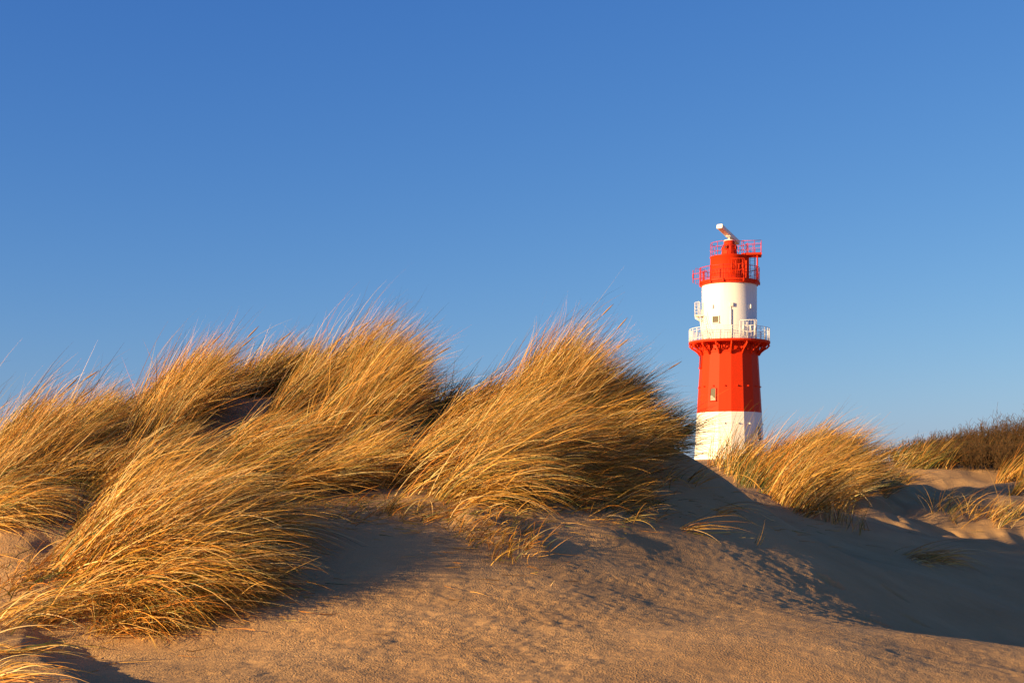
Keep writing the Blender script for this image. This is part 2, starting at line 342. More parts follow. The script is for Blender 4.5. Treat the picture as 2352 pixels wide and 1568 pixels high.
def tussock(label, poly, nb, L=(.6, .95), th0=68, th1=12, az=0, azs=14, mix=None, w=(.0036, .0075), per=26, spread=.05, back=0.0, group='windblown marram grass tussocks', heads=0, pw=(.7, 1.3), Ls=None, seed_h=None, name='marram_grass_tussock'):
    """az: lean heading in degrees from +x (positive = away from the camera)"""
    m = max(1, int(nb/per)); px, py = sample_poly(poly, m*3); x, y, ok = hit(px, py)
    x, y = x[ok], y[ok]
    keep = rng.random(len(x)) < np.clip(.5+2.6*vnoise(x, y, .38, 7, 7), .04, 1)      # clumpy, with bare gaps
    if nb > 900: x, y = x[keep], y[keep]
    x, y = x[:m], y[:m]
    if back: dy = rng.uniform(0, back, len(y)); x = x*(y+dy)/y; y = y+dy
    m = len(x); ti = rng.integers(0, m, nb)
    tl = rng.uniform(.8, 1.08, m)*(1+.35*vnoise(x, y, .5, 2, 9)); tp = rng.normal(0, azs*.8, m); tt = rng.normal(0, 9, m); t1 = rng.normal(0, 10, m)+22*vnoise(x, y, .6, 5, 1)
    rx = x[ti]+rng.normal(0, spread, nb); ry = y[ti]+rng.normal(0, spread*1.2, nb)
    root = np.stack([rx, ry, Hq(rx, ry)-.015], -1)
    Lb = rng.uniform(L[0], L[1], nb)*tl[ti]*rng.choice([1.14, 1, 1, .8, .6], nb)
    a = np.radians(az+tp[ti]+rng.normal(0, azs, nb))
    q0 = np.radians(np.clip(th0-4+tt[ti]+rng.normal(0, 9, nb), 8, 100)); q1 = np.radians(np.clip(th1+t1[ti]+rng.normal(0, 13, nb), -60, 85))
    stray = rng.random(nb) < .05
    q1[stray] += np.radians(rng.uniform(-5, 18, stray.sum())); a[stray] += rng.normal(0, .4, stray.sum()); Lb[stray] *= 1.2
    cross = rng.random(nb) < .04; a[cross] += rng.normal(0, .8, cross.sum()); Lb[cross] *= .75
    brk = rng.random(nb) < .05; q1[brk] = np.radians(rng.uniform(-65, -20, brk.sum())); Lb[brk] *= .85
    mx = np.array(mix if mix else (5, 5, 2.8, 4.5, 3, 1.8, 1.5, .9), float); mx /= mx.sum()
    c = STRAW[rng.choice(8, nb, p=mx)]*rng.uniform(.5, 1.2, (nb, 1))*(rng.uniform(.8, 1.15, m)[ti])[:, None]*rng.uniform(.93, 1.07, (nb, 3))
    V, Fq, C = ribbons(root, Lb, a, q0, q1, rng.uniform(pw[0], pw[1], nb), rng.uniform(w[0], w[1], nb), np.clip(c, 0, 1))
    cen = np.array([rx.mean(), ry.mean(), 0]); cen[2] = float(Hq(cen[0:1], cen[1:2])[0])
    e = empty(name, cen); tag(e, label, 'grass tussock', group)
    np_mesh('leaves', V-cen, Fq, M_GRASS, C, e)
    for i in range(heads):            # flowering stalks with a seed head
        j = rng.integers(0, m); r0 = np.array([[x[j], y[j], float(Hq(x[j:j+1], y[j:j+1])[0])]])-0
        Ls_ = rng.uniform(L[1]*.85, L[1]*1.08); K = 8
        q0_ = math.radians(th0-4); q1_ = math.radians(max(th1, 15)+rng.normal(8, 6)); a_ = math.radians(az+rng.normal(0, 8))
        p = Vector(r0[0]-cen); P_ = [p.copy()]
        for k in range(K):
            q = q0_+(q1_-q0_)*((k+.5)/K); p = p+Vector((math.cos(q)*math.cos(a_), math.cos(q)*math.sin(a_), math.sin(q)))*Ls_/K; P_.append(p.copy())
        d = (P_[-1]-P_[-2]).normalized(); hd = [P_[-1]+d*s_ for s_ in (0, .03, .07, .12, .16)]
        s_ = MB(); s_.tube(P_, [.0028]*len(P_), 4); st = s_.build('stalk', M_STALK, e)
        s_ = MB(); s_.tube(hd, [.002, .0058, .007, .005, .001], 6); s_.build('seed_head', M_SEED, st)
    return e
M_STALK, _, b_ = mat('dry_stalk'); b_.inputs['Base Color'].default_value = (.5, .33, .13, 1); b_.inputs['Roughness'].default_value = .7
M_SEED, _, b_ = mat('seed_head'); b_.inputs['Base Color'].default_value = (.36, .2, .08, 1); b_.inputs['Roughness'].default_value = .9
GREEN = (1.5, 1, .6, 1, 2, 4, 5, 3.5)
MIXG = (4, 4, 2, 3, 3, 3, 2.5, 1.5)
RUST = (3, 4, 6, 1, 3, 2.5, 1.5, 1)
D_ = .86
def nb(k): return int(k*D_)
tussock('golden grass tussock at the left edge, leaning right against the sky', [(-120,1110),(0,1040),(110,1005),(150,1050),(70,1130),(-40,1200),(-120,1210)], nb(6500), (.6,.95), 60, 28, 5, heads=3)
tussock('low drooping grass hanging over the sand ledge at the left edge', [(-120,1200),(0,1140),(90,1110),(170,1120),(110,1170),(0,1200),(-100,1230)], nb(3000), (.5,.85), 48, -18, -4)
tussock('thin tussock between the left edge tussock and the pointed one', [(130,1035),(200,990),(290,965),(300,1000),(230,1040),(150,1075)], nb(2200), (.35,.55), 60, 34, 5, mix=MIXG, heads=1)
tussock('pointed golden tussock rising beside the bare sand gap on the crest', [(260,1030),(310,965),(395,918),(430,925),(420,975),(320,1050)], nb(6000), (.6,.95), 60, 36, 5, heads=3)
tussock('low grass behind the front left tussock, below the pointed one', [(150,1110),(250,1070),(360,1030),(400,1040),(330,1090),(200,1150)], nb(3500), (.4,.65), 52, 5, 0)
tussock('short tussock on the crest just right of the bare sand gap', [(490,906),(550,900),(640,898),(700,900),(700,925),(600,925),(500,915)], nb(3200), (.42,.7), 60, 32, 5, mix=MIXG, heads=3, back=.3)
tussock('tall bushy golden tussock on top of the left dune', [(600,990),(660,935),(760,908),(825,908),(850,955),(850,1010),(790,1060),(690,1050)], nb(11000), (.65,1.08), 60, 28, 5, heads=6, pw=(.9,1.8))
tussock('dense tussock below the tall bushy one, blades sweeping flat to the right', [(560,1080),(650,1030),(780,1040),(850,1060),(830,1100),(740,1120),(600,1140)], nb(6000), (.5,.8), 44, 4, 0, heads=1)
tussock('largest tussock at front left with long blades combed to the right', [(140,1300),(165,1200),(230,1155),(330,1150),(470,1160),(400,1240),(320,1320),(180,1350)], nb(9500), (.6,1.0), 48, 5, -3, heads=2, w=(.0042,.0085))
tussock('upper shoulder of the front left slope, blades lying along the slope', [(200,1150),(270,1100),(350,1075),(450,1050),(520,1045),(570,1080),(470,1155),(300,1150)], nb(5000), (.5,.82), 42, 6, 4)
tussock('flat band of grass along the top edge of the front left slope', [(460,1060),(530,1015),(600,985),(650,1000),(600,1060),(500,1070)], nb(2800), (.4,.62), 38, 16, 4)
tussock('lowest part grass of the front left slope, drooping onto the sand', [(190,1360),(330,1310),(440,1250),(520,1210),(560,1240),(500,1320),(420,1365),(260,1410)], nb(5000), (.6,.95), 42, -22, -8)
tussock('dry brown tangled grass at the foot of the front left tussock', [(150,1380),(330,1350),(430,1340),(540,1350),(520,1395),(380,1440),(200,1440)], nb(2400), (.35,.78), 36, -30, -14, 30, mix=RUST)
tussock('thin pale grass at the lower left corner, blades arching right', [(-100,1420),(0,1380),(110,1370),(170,1400),(60,1440),(-80,1460)], nb(300), (.4,.72), 40, -12, -2)
tussock('sparse grass on the small mound in the bottom left corner', [(-120,1530),(-30,1490),(30,1490),(40,1540),(-40,1568)], nb(120), (.3,.5), 45, -15, -5)
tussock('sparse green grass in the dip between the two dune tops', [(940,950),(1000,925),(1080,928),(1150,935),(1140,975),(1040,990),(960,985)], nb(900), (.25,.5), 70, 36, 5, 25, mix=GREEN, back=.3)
tussock('golden tussock on the left flank of the middle dune', [(880,1130),(915,1060),(985,1000),(1090,965),(1180,970),(1170,1040),(1110,1110),(1000,1150),(890,1160)], nb(9500), (.6,.98), 54, 12, -2, heads=1)
tussock('tall wispy tussock on top of the middle dune', [(1150,950),(1200,930),(1255,930),(1270,960),(1260,1010),(1200,1005),(1160,985)], nb(5800), (.66,1.08), 59, 32, 5, mix=(4.5,5,3,3.5,3,2,1.6,.9), heads=6, back=.25, pw=(.9,1.8))
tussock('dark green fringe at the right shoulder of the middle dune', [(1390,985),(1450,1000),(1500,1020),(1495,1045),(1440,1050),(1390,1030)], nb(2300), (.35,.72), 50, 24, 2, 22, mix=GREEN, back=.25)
tussock('right half of the top of the middle dune, blades sinking towards the bare sand peak', [(1275,935),(1340,945),(1395,970),(1400,1000),(1340,1030),(1270,1015)], nb(4800), (.5,.88), 52, 22, 4, mix=MIXG, heads=1, back=.2)
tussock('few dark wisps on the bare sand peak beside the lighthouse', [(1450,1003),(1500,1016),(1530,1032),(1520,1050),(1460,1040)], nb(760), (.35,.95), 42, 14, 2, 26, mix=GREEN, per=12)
tussock('brownish tussock below the wispy one on the middle dune', [(1180,1030),(1300,1020),(1390,1030),(1435,1055),(1410,1090),(1320,1100),(1200,1080)], nb(6500), (.45,.8), 54, 2, -2, mix=(5,5,4,3,3,1.6,1,.6))
tussock('low spreading grass on the shaded face of the middle dune', [(1280,1120),(1360,1105),(1440,1120),(1450,1155),(1380,1170),(1290,1160)], nb(1700), (.3,.55), 42, -10, -6, 22, mix=RUST)
tussock('arching golden blades at the lower edge of the middle dune grass', [(960,1140),(1060,1100),(1180,1090),(1230,1110),(1160,1145),(1040,1160)], nb(2300), (.5,.85), 48, -22, -6)
tussock('scattered short stubble on the crumbled sand hummock', [(1030,1210),(1100,1180),(1220,1190),(1260,1250),(1220,1300),(1100,1290)], nb(260), (.12,.34), 60, -5, -10, 50, mix=RUST, per=3)
tussock('big dark based tussock right of the lighthouse', [(1712,1105),(1755,1082),(1870,1078),(1975,1108),(1930,1165),(1850,1190),(1780,1160)], nb(11500), (.7,1.15), 58, 10, 4, mix=(5,5,4,4,3,1.5,1.5,.8), heads=3, back=.9, w=(.006,.011))
tussock('short green grass along the left foot of the tussock right of the lighthouse', [(1670,1090),(1730,1080),(1760,1120),(1740,1150),(1690,1120)], nb(700), (.25,.55), 75, 45, 5, 30, mix=GREEN, w=(.005,.009))
tussock('sparse short grass in front of the lighthouse foot', [(1636,1066),(1700,1066),(1765,1068),(1765,1085),(1672,1092),(1640,1072)], 620, (.3,1.05), 78, 30, 0, 35, mix=MIXG, per=5, w=(.006,.011))
tussock('bent grass on the far sand hump below the brown bushes', [(1990,1105),(2060,1085),(2090,1110),(2030,1150)], nb(420), (.35,.75), 60, 0, 0, 35, per=8, w=(.006,.010))
tussock('sparse tuft growing on the crumbly far right sand', [(2120,1170),(2200,1160),(2250,1190),(2200,1215),(2140,1200)], nb(220), (.35,.8), 68, 15, 0, 45, mix=MIXG, per=6, w=(.006,.010))
tussock('tuft on the crumbly sand at the right edge', [(2255,1180),(2330,1170),(2350,1200),(2290,1215)], nb(170), (.3,.7), 65, 15, 0, 45, per=6, w=(.006,.010))
tussock('golden grass on the slope at the right edge under the bushes', [(2250,1120),(2290,1085),(2360,1080),(2460,1100),(2460,1170),(2340,1150)], nb(1300), (.45,.9), 60, 18, 5, mix=(2,3,4,1,5,3,3,2), w=(.007,.012))
tussock('green and rust grass running from the big right tussock to the bushes', [(2010,1085),(2090,1072),(2180,1066),(2250,1075),(2180,1078),(2060,1086)], nb(3000), (.35,.68), 62, 22, 5, mix=(1,1.5,3,.4,5,3,4,4), back=4.0, w=(.007,.011))
tussock('limp tuft lying in the shaded hollow at the right', [(2070,1275),(2120,1265),(2180,1285),(2160,1300),(2090,1295)], nb(200), (.3,.75), 28, -20, -10, 30, per=10)
tussock('shaded sprigs under the tussock right of the lighthouse', [(1900,1190),(1960,1170),(2000,1210),(1960,1230),(1910,1220)], nb(120), (.25,.6), 80, 50, 0, 60, mix=MIXG, per=5)
EDGE = dict(mix=(4,4,5,2,5,2,2,1.5), group='sparse shoots along the feet of the grass', name='marram_grass_shoots')
tussock('thin scattered shoots below the flat blades in the middle of the left dune', [(620,1130),(760,1120),(900,1130),(920,1180),(820,1205),(700,1190)], 230, (.12,.36), 48, -10, -4, 45, per=3, **EDGE)
tussock('scattered shoots at the foot of the middle dune, above the sand hummock', [(900,1160),(1060,1150),(1200,1140),(1290,1160),(1240,1195),(1040,1205),(920,1200)], 320, (.12,.36), 48, -15, -4, 45, per=3, **EDGE)
tussock('scattered shoots on the shaded shoulder right of the middle dune grass', [(1400,1080),(1500,1060),(1560,1100),(1530,1190),(1420,1210),(1330,1185)], 420, (.15,.45), 46, -10, -4, 45, per=3, **EDGE)
tussock('short broken shoots along the lowest front edge of the left grass', [(180,1400),(380,1390),(520,1340),(600,1300),(640,1330),(560,1390),(400,1450),(220,1450)], 560, (.12,.42), 44, -25, -8, 45, per=3, **EDGE)
tussock('short shoots around the ledge at the left edge', [(0,1290),(120,1290),(150,1360),(60,1370),(0,1360)], 160, (.12,.4), 50, -15, -8, 45, per=3, **EDGE)
# single bent sprigs on the open sand
SPR = [('lone bent sprig with long drooping blades on the rippled sand', (1560,1215), 26, .75, 35, -20),
       ('dead straw lying on the sand right of the drooping sprig', (1640,1180), 16, .55, 20, -30),
       ('pale dead sprig halfway down the shaded dune shoulder', (1590,1110), 22, .55, 30, 5),
       ('tiny upright stub on the open rippled sand', (1735,1250), 4, .22, 60, 50),
       ('small curled sprig at the foot of the grass, left of the drooping sprig', (1450,1185), 14, .4, 40, -20),
       ('few bent stems below the crumbled hummock', (1130,1290), 14, .3, 70, 0),
       ('tiny sprout alone on the smooth sand below the hummock', (1265,1345), 3, .1, 80, 60),
       ('thin stems beside the crumbled hummock', (1180,1275), 12, .35, 72, 10),
       ('sprig drooping from the front left tangle down the sand', (320,1440), 14, .45, 30, -60),
       ('thin dry stems below the flattened grass left of the middle dune', (880,1180), 30, .4, 60, 0),
       ('twig like dry stems poking out beside the lighthouse foot', (1575,1050), 6, .6, 26, 14)]
for lb, (px, py), k, L_, a0, a1 in SPR:
    tussock(lb, [(px-9,py-5),(px+9,py-5),(px+9,py+5),(px-9,py+5)], k, (L_*.6, L_), a0, a1, -12, 28, per=k, spread=.03, group='single dry sprigs on the sand', name='marram_grass_sprig')

# loose dead straw blown against the feet of the tussocks: nobody could count it
LP = [((330,1400),170,40,150),((560,1370),120,40,90),((1120,1230),130,50,150),((1000,1180),150,25,110),((1400,1180),160,25,110),((760,1180),130,25,70),((1600,1180),110,40,50),((100,1300),90,40,50),((2250,1210),80,25,70),((1900,1215),70,20,40),((90,1500),90,40,50)]
px = np.concatenate([rng.normal(c[0], a, k) for c, a, b, k in LP]); py = np.concatenate([rng.normal(c[1], b, k) for c, a, b, k in LP])
x, y, ok = hit(px, py); x = x[ok]; y = y[ok]; k = len(x)
V, Fq, C = ribbons(np.stack([x, y, Hq(x, y)+.02], -1), rng.uniform(.04, .26, k), rng.uniform(-.9, .9, k)+PI*(rng.random(k) < .3), rng.normal(0, .12, k), rng.normal(-.25, .2, k), np.ones(k), rng.uniform(.003, .006, k), STRAW[rng.choice(8, k, p=np.array([3,4,5,1,6,2,1,1])/23)]*.8, K=5)
tag(np_mesh('dry_straw', V, Fq, M_GRASS, C), 'scattered dead straw lying on the sand at the feet of the grass', 'straw', kind='stuff')

# ------------------------------------------------------------------ twiggy bushes on the far right rise
def bush(label, px, Y, wd, ht, seed, nst=150):
    r = np.random.default_rng(seed); x0 = (px-1176)/3267*Y; z0 = float(Hq(np.array([x0]), np.array([Y]))[0])
    e = empty('brown_bush', (x0, Y, z0)); tag(e, label, 'bush', 'leafless brown bushes on the far rise')
    segs = []
    def grow(p, d, L, rad, lev):
        k = 4; q = p.copy()
        for i in range(k):
            d = d+r.normal(0, .16, 3); d[2] += .05; d /= np.linalg.norm(d); q2 = q+d*L/k
            segs.append((q, q2, rad*(1-.18*i), rad*(1-.18*(i+1)), lev))
            if lev < 2:
                for _ in range(2 if lev == 0 else 1):
                    dd = d+r.normal(0, .55, 3)+np.array([.12, 0, .1]); dd /= np.linalg.norm(dd)
                    grow(q2, dd, L*r.uniform(.32, .5), rad*.55, lev+1)
            q = q2
    for i in range(nst):
        a = r.uniform(0, 2*PI); rr = math.sqrt(r.uniform(0, 1))
        p = np.array([math.cos(a)*rr*wd/2, math.sin(a)*rr*.9, 0.0])
        p[2] = float(Hq(np.array([x0+p[0]]), np.array([Y+p[1]]))[0])-z0
        d = np.array([math.cos(a)*rr*.5+.25, math.sin(a)*rr*.5, 1.0]); d /= np.linalg.norm(d)
        grow(p, d, ht*r.uniform(.6, 1.0)*(1-.35*rr*rr), .006, 0)
    P0 = np.array([s[0] for s in segs]); P1 = np.array([s[1] for s in segs]); R0 = np.array([s[2] for s in segs]); R1 = np.array([s[3] for s in segs])
    R0 = np.maximum(R0, .0028); R1 = np.maximum(R1, .0022)
    d = P1-P0; d /= np.linalg.norm(d, axis=1, keepdims=True); a = np.cross(d, r.normal(0, 1, d.shape)); a /= np.linalg.norm(a, axis=1, keepdims=True); b = np.cross(d, a)
    V = []; 
    for k in range(3):
        c, s_ = math.cos(2*PI*k/3), math.sin(2*PI*k/3)
        V.append(P0+(a*c+b*s_)*R0[:, None]); V.append(P1+(a*c+b*s_)*R1[:, None])
    V = np.stack(V, 1).reshape(-1, 3); base = np.arange(len(P0))[:, None]*6
    Fq = np.concatenate([base+np.array([[2*k, (2*k+2) % 6, (2*k+3) % 6, 2*k+1]]) for k in range(3)])
    cc = np.array([(.075,.042,.018),(.095,.05,.017),(.05,.04,.016),(.115,.055,.015)])[r.integers(0, 4, len(P0))]*r.uniform(.8, 1.3, (len(P0), 1))
    np_mesh('branches', V, Fq, M_TWIG, np.repeat(cc, 6, axis=0), e)
bush('low brown bush where the bush row begins, beside the grass', 2115, 30.2, 1.67, 0.38, 1, 176)
bush('small leafless bush second in the row from the left', 2170, 30.7, 1.67, 0.50, 2, 208)
bush('rounded leafless bush in the middle of the row', 2225, 31.0, 1.80, 0.62, 3, 224)
bush('leafless bush just left of the tallest one', 2280, 30.7, 1.80, 0.68, 4, 224)
bush('tallest twiggy bush at the right edge of the picture', 2345, 30.2, 1.93, 0.85, 5, 256)
bush('twiggy bush partly cut off by the right edge', 2430, 29.5, 2.06, 0.82, 6, 240)
bush('front brown bush low in the right corner of the bush row', 2310, 27.7, 1.93, 0.50, 7, 208)
bush('dark bush in front of the rounded one', 2215, 28.2, 1.80, 0.42, 8, 192)

# ------------------------------------------------------------------ lighthouse
s = .03                                   # metres for one unit of the measured drawing
CX, HOR = 2734.5, 1850
def hz(y): return (HOR-y)*s               # height
root = empty('lighthouse', (TW[0], TW[1], 0))
tag(root, 'red and white banded lighthouse with two railed galleries and a radar antenna on top', 'lighthouse')
VA = math.atan2(-TW[1], -TW[0])           # direction from the tower to the camera
def ang(a): return VA+math.radians(a)     # a: degrees to the right of the side facing the camera
def pol(a, r, y): t = ang(a); return Vector((r*s*math.cos(t), r*s*math.sin(t), hz(y)))
E16 = ang(3.4)
# shaft, 16 sided
def R16(y): return np.interp(y, [1327, 1549, 1720, 1790], [106.6, 120, 129.5, 133])/math.cos(PI/32)*s
m_ = MB(); m_.lathe([(R16(1790), hz(1790)), (R16(1720), hz(1720)), (R16(1640), hz(1640)), (R16(1549), hz(1549))], 16, E16, 0, False); m_.build('white_base', M_WHITE, root)
m_ = MB(); m_.lathe([(R16(1549), hz(1549)), (R16(1450), hz(1450)), (R16(1327), hz(1327)), (R16(1327)+.05, hz(1326)), (R16(1327)+.05, hz(1322)), (R16(1327)-.02, hz(1321)), (R16(1310)-.1, hz(1286))], 16, E16, 0, False); m_.build('red_shaft', M_RED, root)
m_ = MB(); m_.lathe([(R16(1790)+.25, hz(1790)), (R16(1724)+.18, hz(1724)), (R16(1722)-.3, hz(1722))], 16, E16, 0, False); m_.build('foundation', M_STONE, root)
# lower gallery
m_ = MB(); m_.lathe([(98*s, hz(1292)), (149*s, hz(1292)), (151.3*s, hz(1290)), (151.3*s, hz(1283)), (98*s, hz(1283))], 64, 0, 0, False); m_.build('lower_gallery_floor', M_RED, root)
for k in range(16):
    a = 3.4+22.5*k; m_ = MB()
    P = lambda r, y: pol(a, r, y)
    rt = 107
    m_.tube([P(149, 1294), P(rt, 1294)], .10, 4)
    m_.tube([P(149, 1296), P(140, 1306), P(128, 1313), P(117, 1322), P(109, 1334)], .11, 4)
    m_.tube([P(rt, 1292), P(rt+1, 1335)], .11, 4)
    m_.tube([P(112, 1296), P(126, 1313)], .055, 4); m_.tube([P(126, 1313), P(132, 1296)], .055, 4); m_.tube([P(112, 1326), P(119, 1305)], .05, 4)
    m_.build('gallery_bracket', M_RED, root)
    for rr_, yy_, mt in ((np.interp(1453, [1327, 1549], [107, 120]), 1453, M_RED), (np.interp(1592, [1549, 1720], [120.5, 130]), 1592, M_WHITE), (109, 1316, M_RED)):
        m_ = MB(); a2 = a+11.25; c = pol(a2, rr_+2.3, yy_); t_ = ang(a2)
        ring = [c+Vector((math.cos(t_)*math.cos(q), math.sin(t_)*math.cos(q), math.sin(q)))*.075 for q in np.linspace(0, 2*PI, 10)[:-1]]
        m_.tube(ring, .022, 5, closed=True); m_.box(pol(a2, rr_+.3, yy_), (.12, .14, .14), t_); m_.build('lifting_eye', mt, root)
def ring_pts(r, y, a0, a1, n=48): return [pol(a, r, y) for a in np.linspace(a0, a1, n)]
m_ = MB()
for y_, r_ in ((1236, .035), (1244, .024), (1275, .024)): m_.tube(ring_pts(149, y_, 0, 360-6, 60), r_, 5, closed=True)
for k in range(112):
    a = 3.4+360/112*k
    m_.tube([pol(a, 149, 1275), pol(a, 149, 1244)], .014, 4)
for k in range(32): m_.tube([pol(3.4+11.25*k, 149, 1284), pol(3.4+11.25*k, 149, 1236)], .04, 5)
m_.build('lower_gallery_railing', M_RAILW, root)
# white cylinder
m_ = MB(); m_.lathe([(104*s, hz(1284)), (104*s, hz(1279)), (102*s, hz(1279)), (102*s, hz(1071))], 72); m_.build('white_upper_shaft', M_WHITE, root)
# upper gallery ring and floor
m_ = MB(); m_.lathe([(101*s, hz(1073)), (107*s, hz(1073)), (107.5*s, hz(1067)), (112*s, hz(1064)), (112*s, hz(1057)), (68*s, hz(1057))], 72, 0, 0, False); m_.build('upper_gallery_floor', M_RED, root)
m_ = MB()
for y_, r_ in ((1008, .035), (1024, .022), (1052, .022)): m_.tube(ring_pts(111, y_, 0, 354, 60), r_, 5, closed=True)
for k in range(90):
    a = 4*k; m_.tube([pol(a, 111, 1052), pol(a, 111, 1008 if k % 2 else 1024)], .013, 4)
m_.build('upper_gallery_railing', M_RAILR, root)
for a in (-72, -38, -12, 28, 62, 100, 140, 180, -105, -140):
    m_ = MB(); m_.tube([pol(a, 112.4, 1066), pol(a, 112.4, 1006)], .055, 5); m_.box(pol(a, 112.8, 1063), (.16, .16, .35), ang(a)); m_.build('railing_post', M_RED, root)
# red drum, roof deck and lantern
m_ = MB(); m_.lathe([(71*s, hz(1058)), (71*s, hz(968)), (72.5*s, hz(967)), (72.5*s, hz(964)), (0.01, hz(962))], 64); m_.build('red_drum', M_RED, root)
m_ = MB(); m_.lathe([(31*s, hz(963)), (30*s, hz(955)), (27*s, hz(935)), (25.5*s, hz(926)), (24*s, hz(922)), (20.5*s, hz(916)), (20*s, hz(905)), (18*s, hz(904.5))], 40)
lant = m_.build('lantern', M_RED, root)
m_ = MB(); m_.lathe([(20.5*s, hz(906)), (21*s, hz(903)), (19*s, hz(901)), (0.01, hz(900))], 40); m_.build('lantern_cap', M_WHITE, root)
for aa in (-28, 62, 152, -118):
    m_ = MB(); d_ = Vector((math.cos(ang(aa)), math.sin(ang(aa)), .12)).normalized(); c = pol(aa, 25.2, 931)
    u = Vector((0, 0, 1)).cross(d_).normalized(); v = d_.cross(u)
    m_.tube([c+d_*.10+(u*math.cos(q)+v*math.sin(q))*.19 for q in np.linspace(0, 2*PI, 20)[:-1]], .055, 6, closed=True)
    ph = m_.build('porthole', M_RED, root)
    m_ = MB(); m_.tube([c, c+d_*.12], [.19, .19], 18); m_.build('porthole_glass', M_BLACK, ph)
m_ = MB()
for y_ in (920, 938): m_.tube(ring_pts(25.8 if y_ > 930 else 24.5, y_, 0, 354, 40), .03, 4, closed=True)
m_.tube([pol(15, 26, 925), pol(12, 31, 958)], .035, 5); m_.tube([pol(70, 29, 925), pol(70, 25, 922)], .03, 5)
m_.build('lantern_trim', M_RED, root)
# radar: pedestal and antenna bar
m_ = MB(); m_.lathe([(6*s, hz(901)), (6*s, hz(897)), (2.6*s, hz(895)), (2.6*s, hz(887)), (5*s, hz(885)), (5*s, hz(882))], 20); m_.build('radar_pedestal', M_WHITE, root)
right = Vector((math.cos(VA+PI/2), math.sin(VA+PI/2), 0)); fwd = Vector((math.cos(VA), math.sin(VA), 0)); 
def lp(xr, dep, y): return right*xr*s+fwd*dep*s+Vector((0, 0, hz(y)))   # xr to the right, dep towards the camera
c0 = lp(-36, 78, 862); c1 = lp(29, -78, 897)
m_ = MB(); dd = (c1-c0).normalized(); uu = dd.cross(Vector((0, 0, 1))).normalized(); vv = uu.cross(dd)
prof = []
for (sx, sz) in ((1, 1), (-1, 1), (-1, -1), (1, -1)):
    q0 = {(1, 1): 0, (-1, 1): 90, (-1, -1): 180, (1, -1): 270}[(sx, sz)]
    for q in (0, 22, 45, 68, 90):
        prof.append((sx*(11.5-4)*s*1.0+4*s*math.cos(math.radians(q0+q)), sz*(8.2-4)*s+4*s*math.sin(math.radians(q0+q))))
nP = len(prof); vs = [c+uu*a+vv*b for c in (c0, c1) for a, b in prof]
m_.poly(vs, [(i, (i+1) % nP, nP+(i+1) % nP, nP+i) for i in range(nP)]+[tuple(range(nP))[::-1], tuple(range(nP, 2*nP))])
rad = m_.build('radar_antenna', M_WHITE, root)
m_ = MB(); m_.box(lp(-4, 4, 884), (.5, .5, .25), VA); m_.build('antenna_mount', M_WHITE, rad)
# roof deck railing, side platform
m_ = MB()
for y_, r_ in ((914, .03), (931, .022), (948, .022)):
    m_.tube(ring_pts(70, y_, -250, 52, 50), r_, 5)
for a in (-95, -65, -38, 2, 48, 110, 75, 150, -130, -170): m_.tube([pol(a, 70, 966), pol(a, 70, 914)], .032, 5)
m_.build('roof_railing', M_RAILR, root)
def lbox(m, x0, x1, d0, d1, y0, y1, mi=0):
    c = lp((x0+x1)/2, (d0+d1)/2, (y0+y1)/2); m.box(c, (abs(d1-d0)*s, abs(x1-x0)*s, abs(y1-y0)*s), VA, mi=mi)
m_ = MB(); lbox(m_, 44, 119, -28, 42, 957, 964); lbox(m_, 44, 112, 20, 26, 964, 970); m_.build('side_platform', M_RED, root)
m_ = MB()
for y_, r_ in ((911, .03), (928, .022), (945, .022)):
    m_.tube([lp(46, 40, y_), lp(117, 40, y_), lp(117, -27, y_), lp(60, -27, y_)], r_, 5)
for x_, d_ in ((46, 40), (92, 40), (117, 40), (117, 5), (117, -27), (88, -27), (62, -27)): m_.tube([lp(x_, d_, 958), lp(x_, d_, 911)], .032, 5)
m_.tube([lp(62, 5, 958), lp(62, 5, 930), lp(70, 5, 922), lp(70, 5, 958)], .028, 5)
m_.build('side_platform_railing', M_RAILR, root)
for x_, d_ in ((103, 34), (95, -20)):
    m_ = MB(); m_.tube([lp(x_, d_, 964), lp(x_, d_, 1056)], .085 if d_ > 0 else .05, 8); m_.build('platform_post', M_RED, root)
m_ = MB(); lbox(m_, 66, 73, 8, 22, 970, 1057); m_.build('cable_duct', M_RED, root)
m_ = MB(); lbox(m_, 50, 64, 30, 46, 985, 1057); m_.build('red_cabinet', M_RED, root)
m_ = MB()
for x_ in (77, 96): m_.tube([lp(x_, -30, 1057), lp(x_, -30, 930)], .03, 5)
for y_ in range(940, 1056, 9): m_.tube([lp(77, -30, y_), lp(96, -30, y_)], .018, 4)
m_.build('back_ladder', M_RAILR, root)
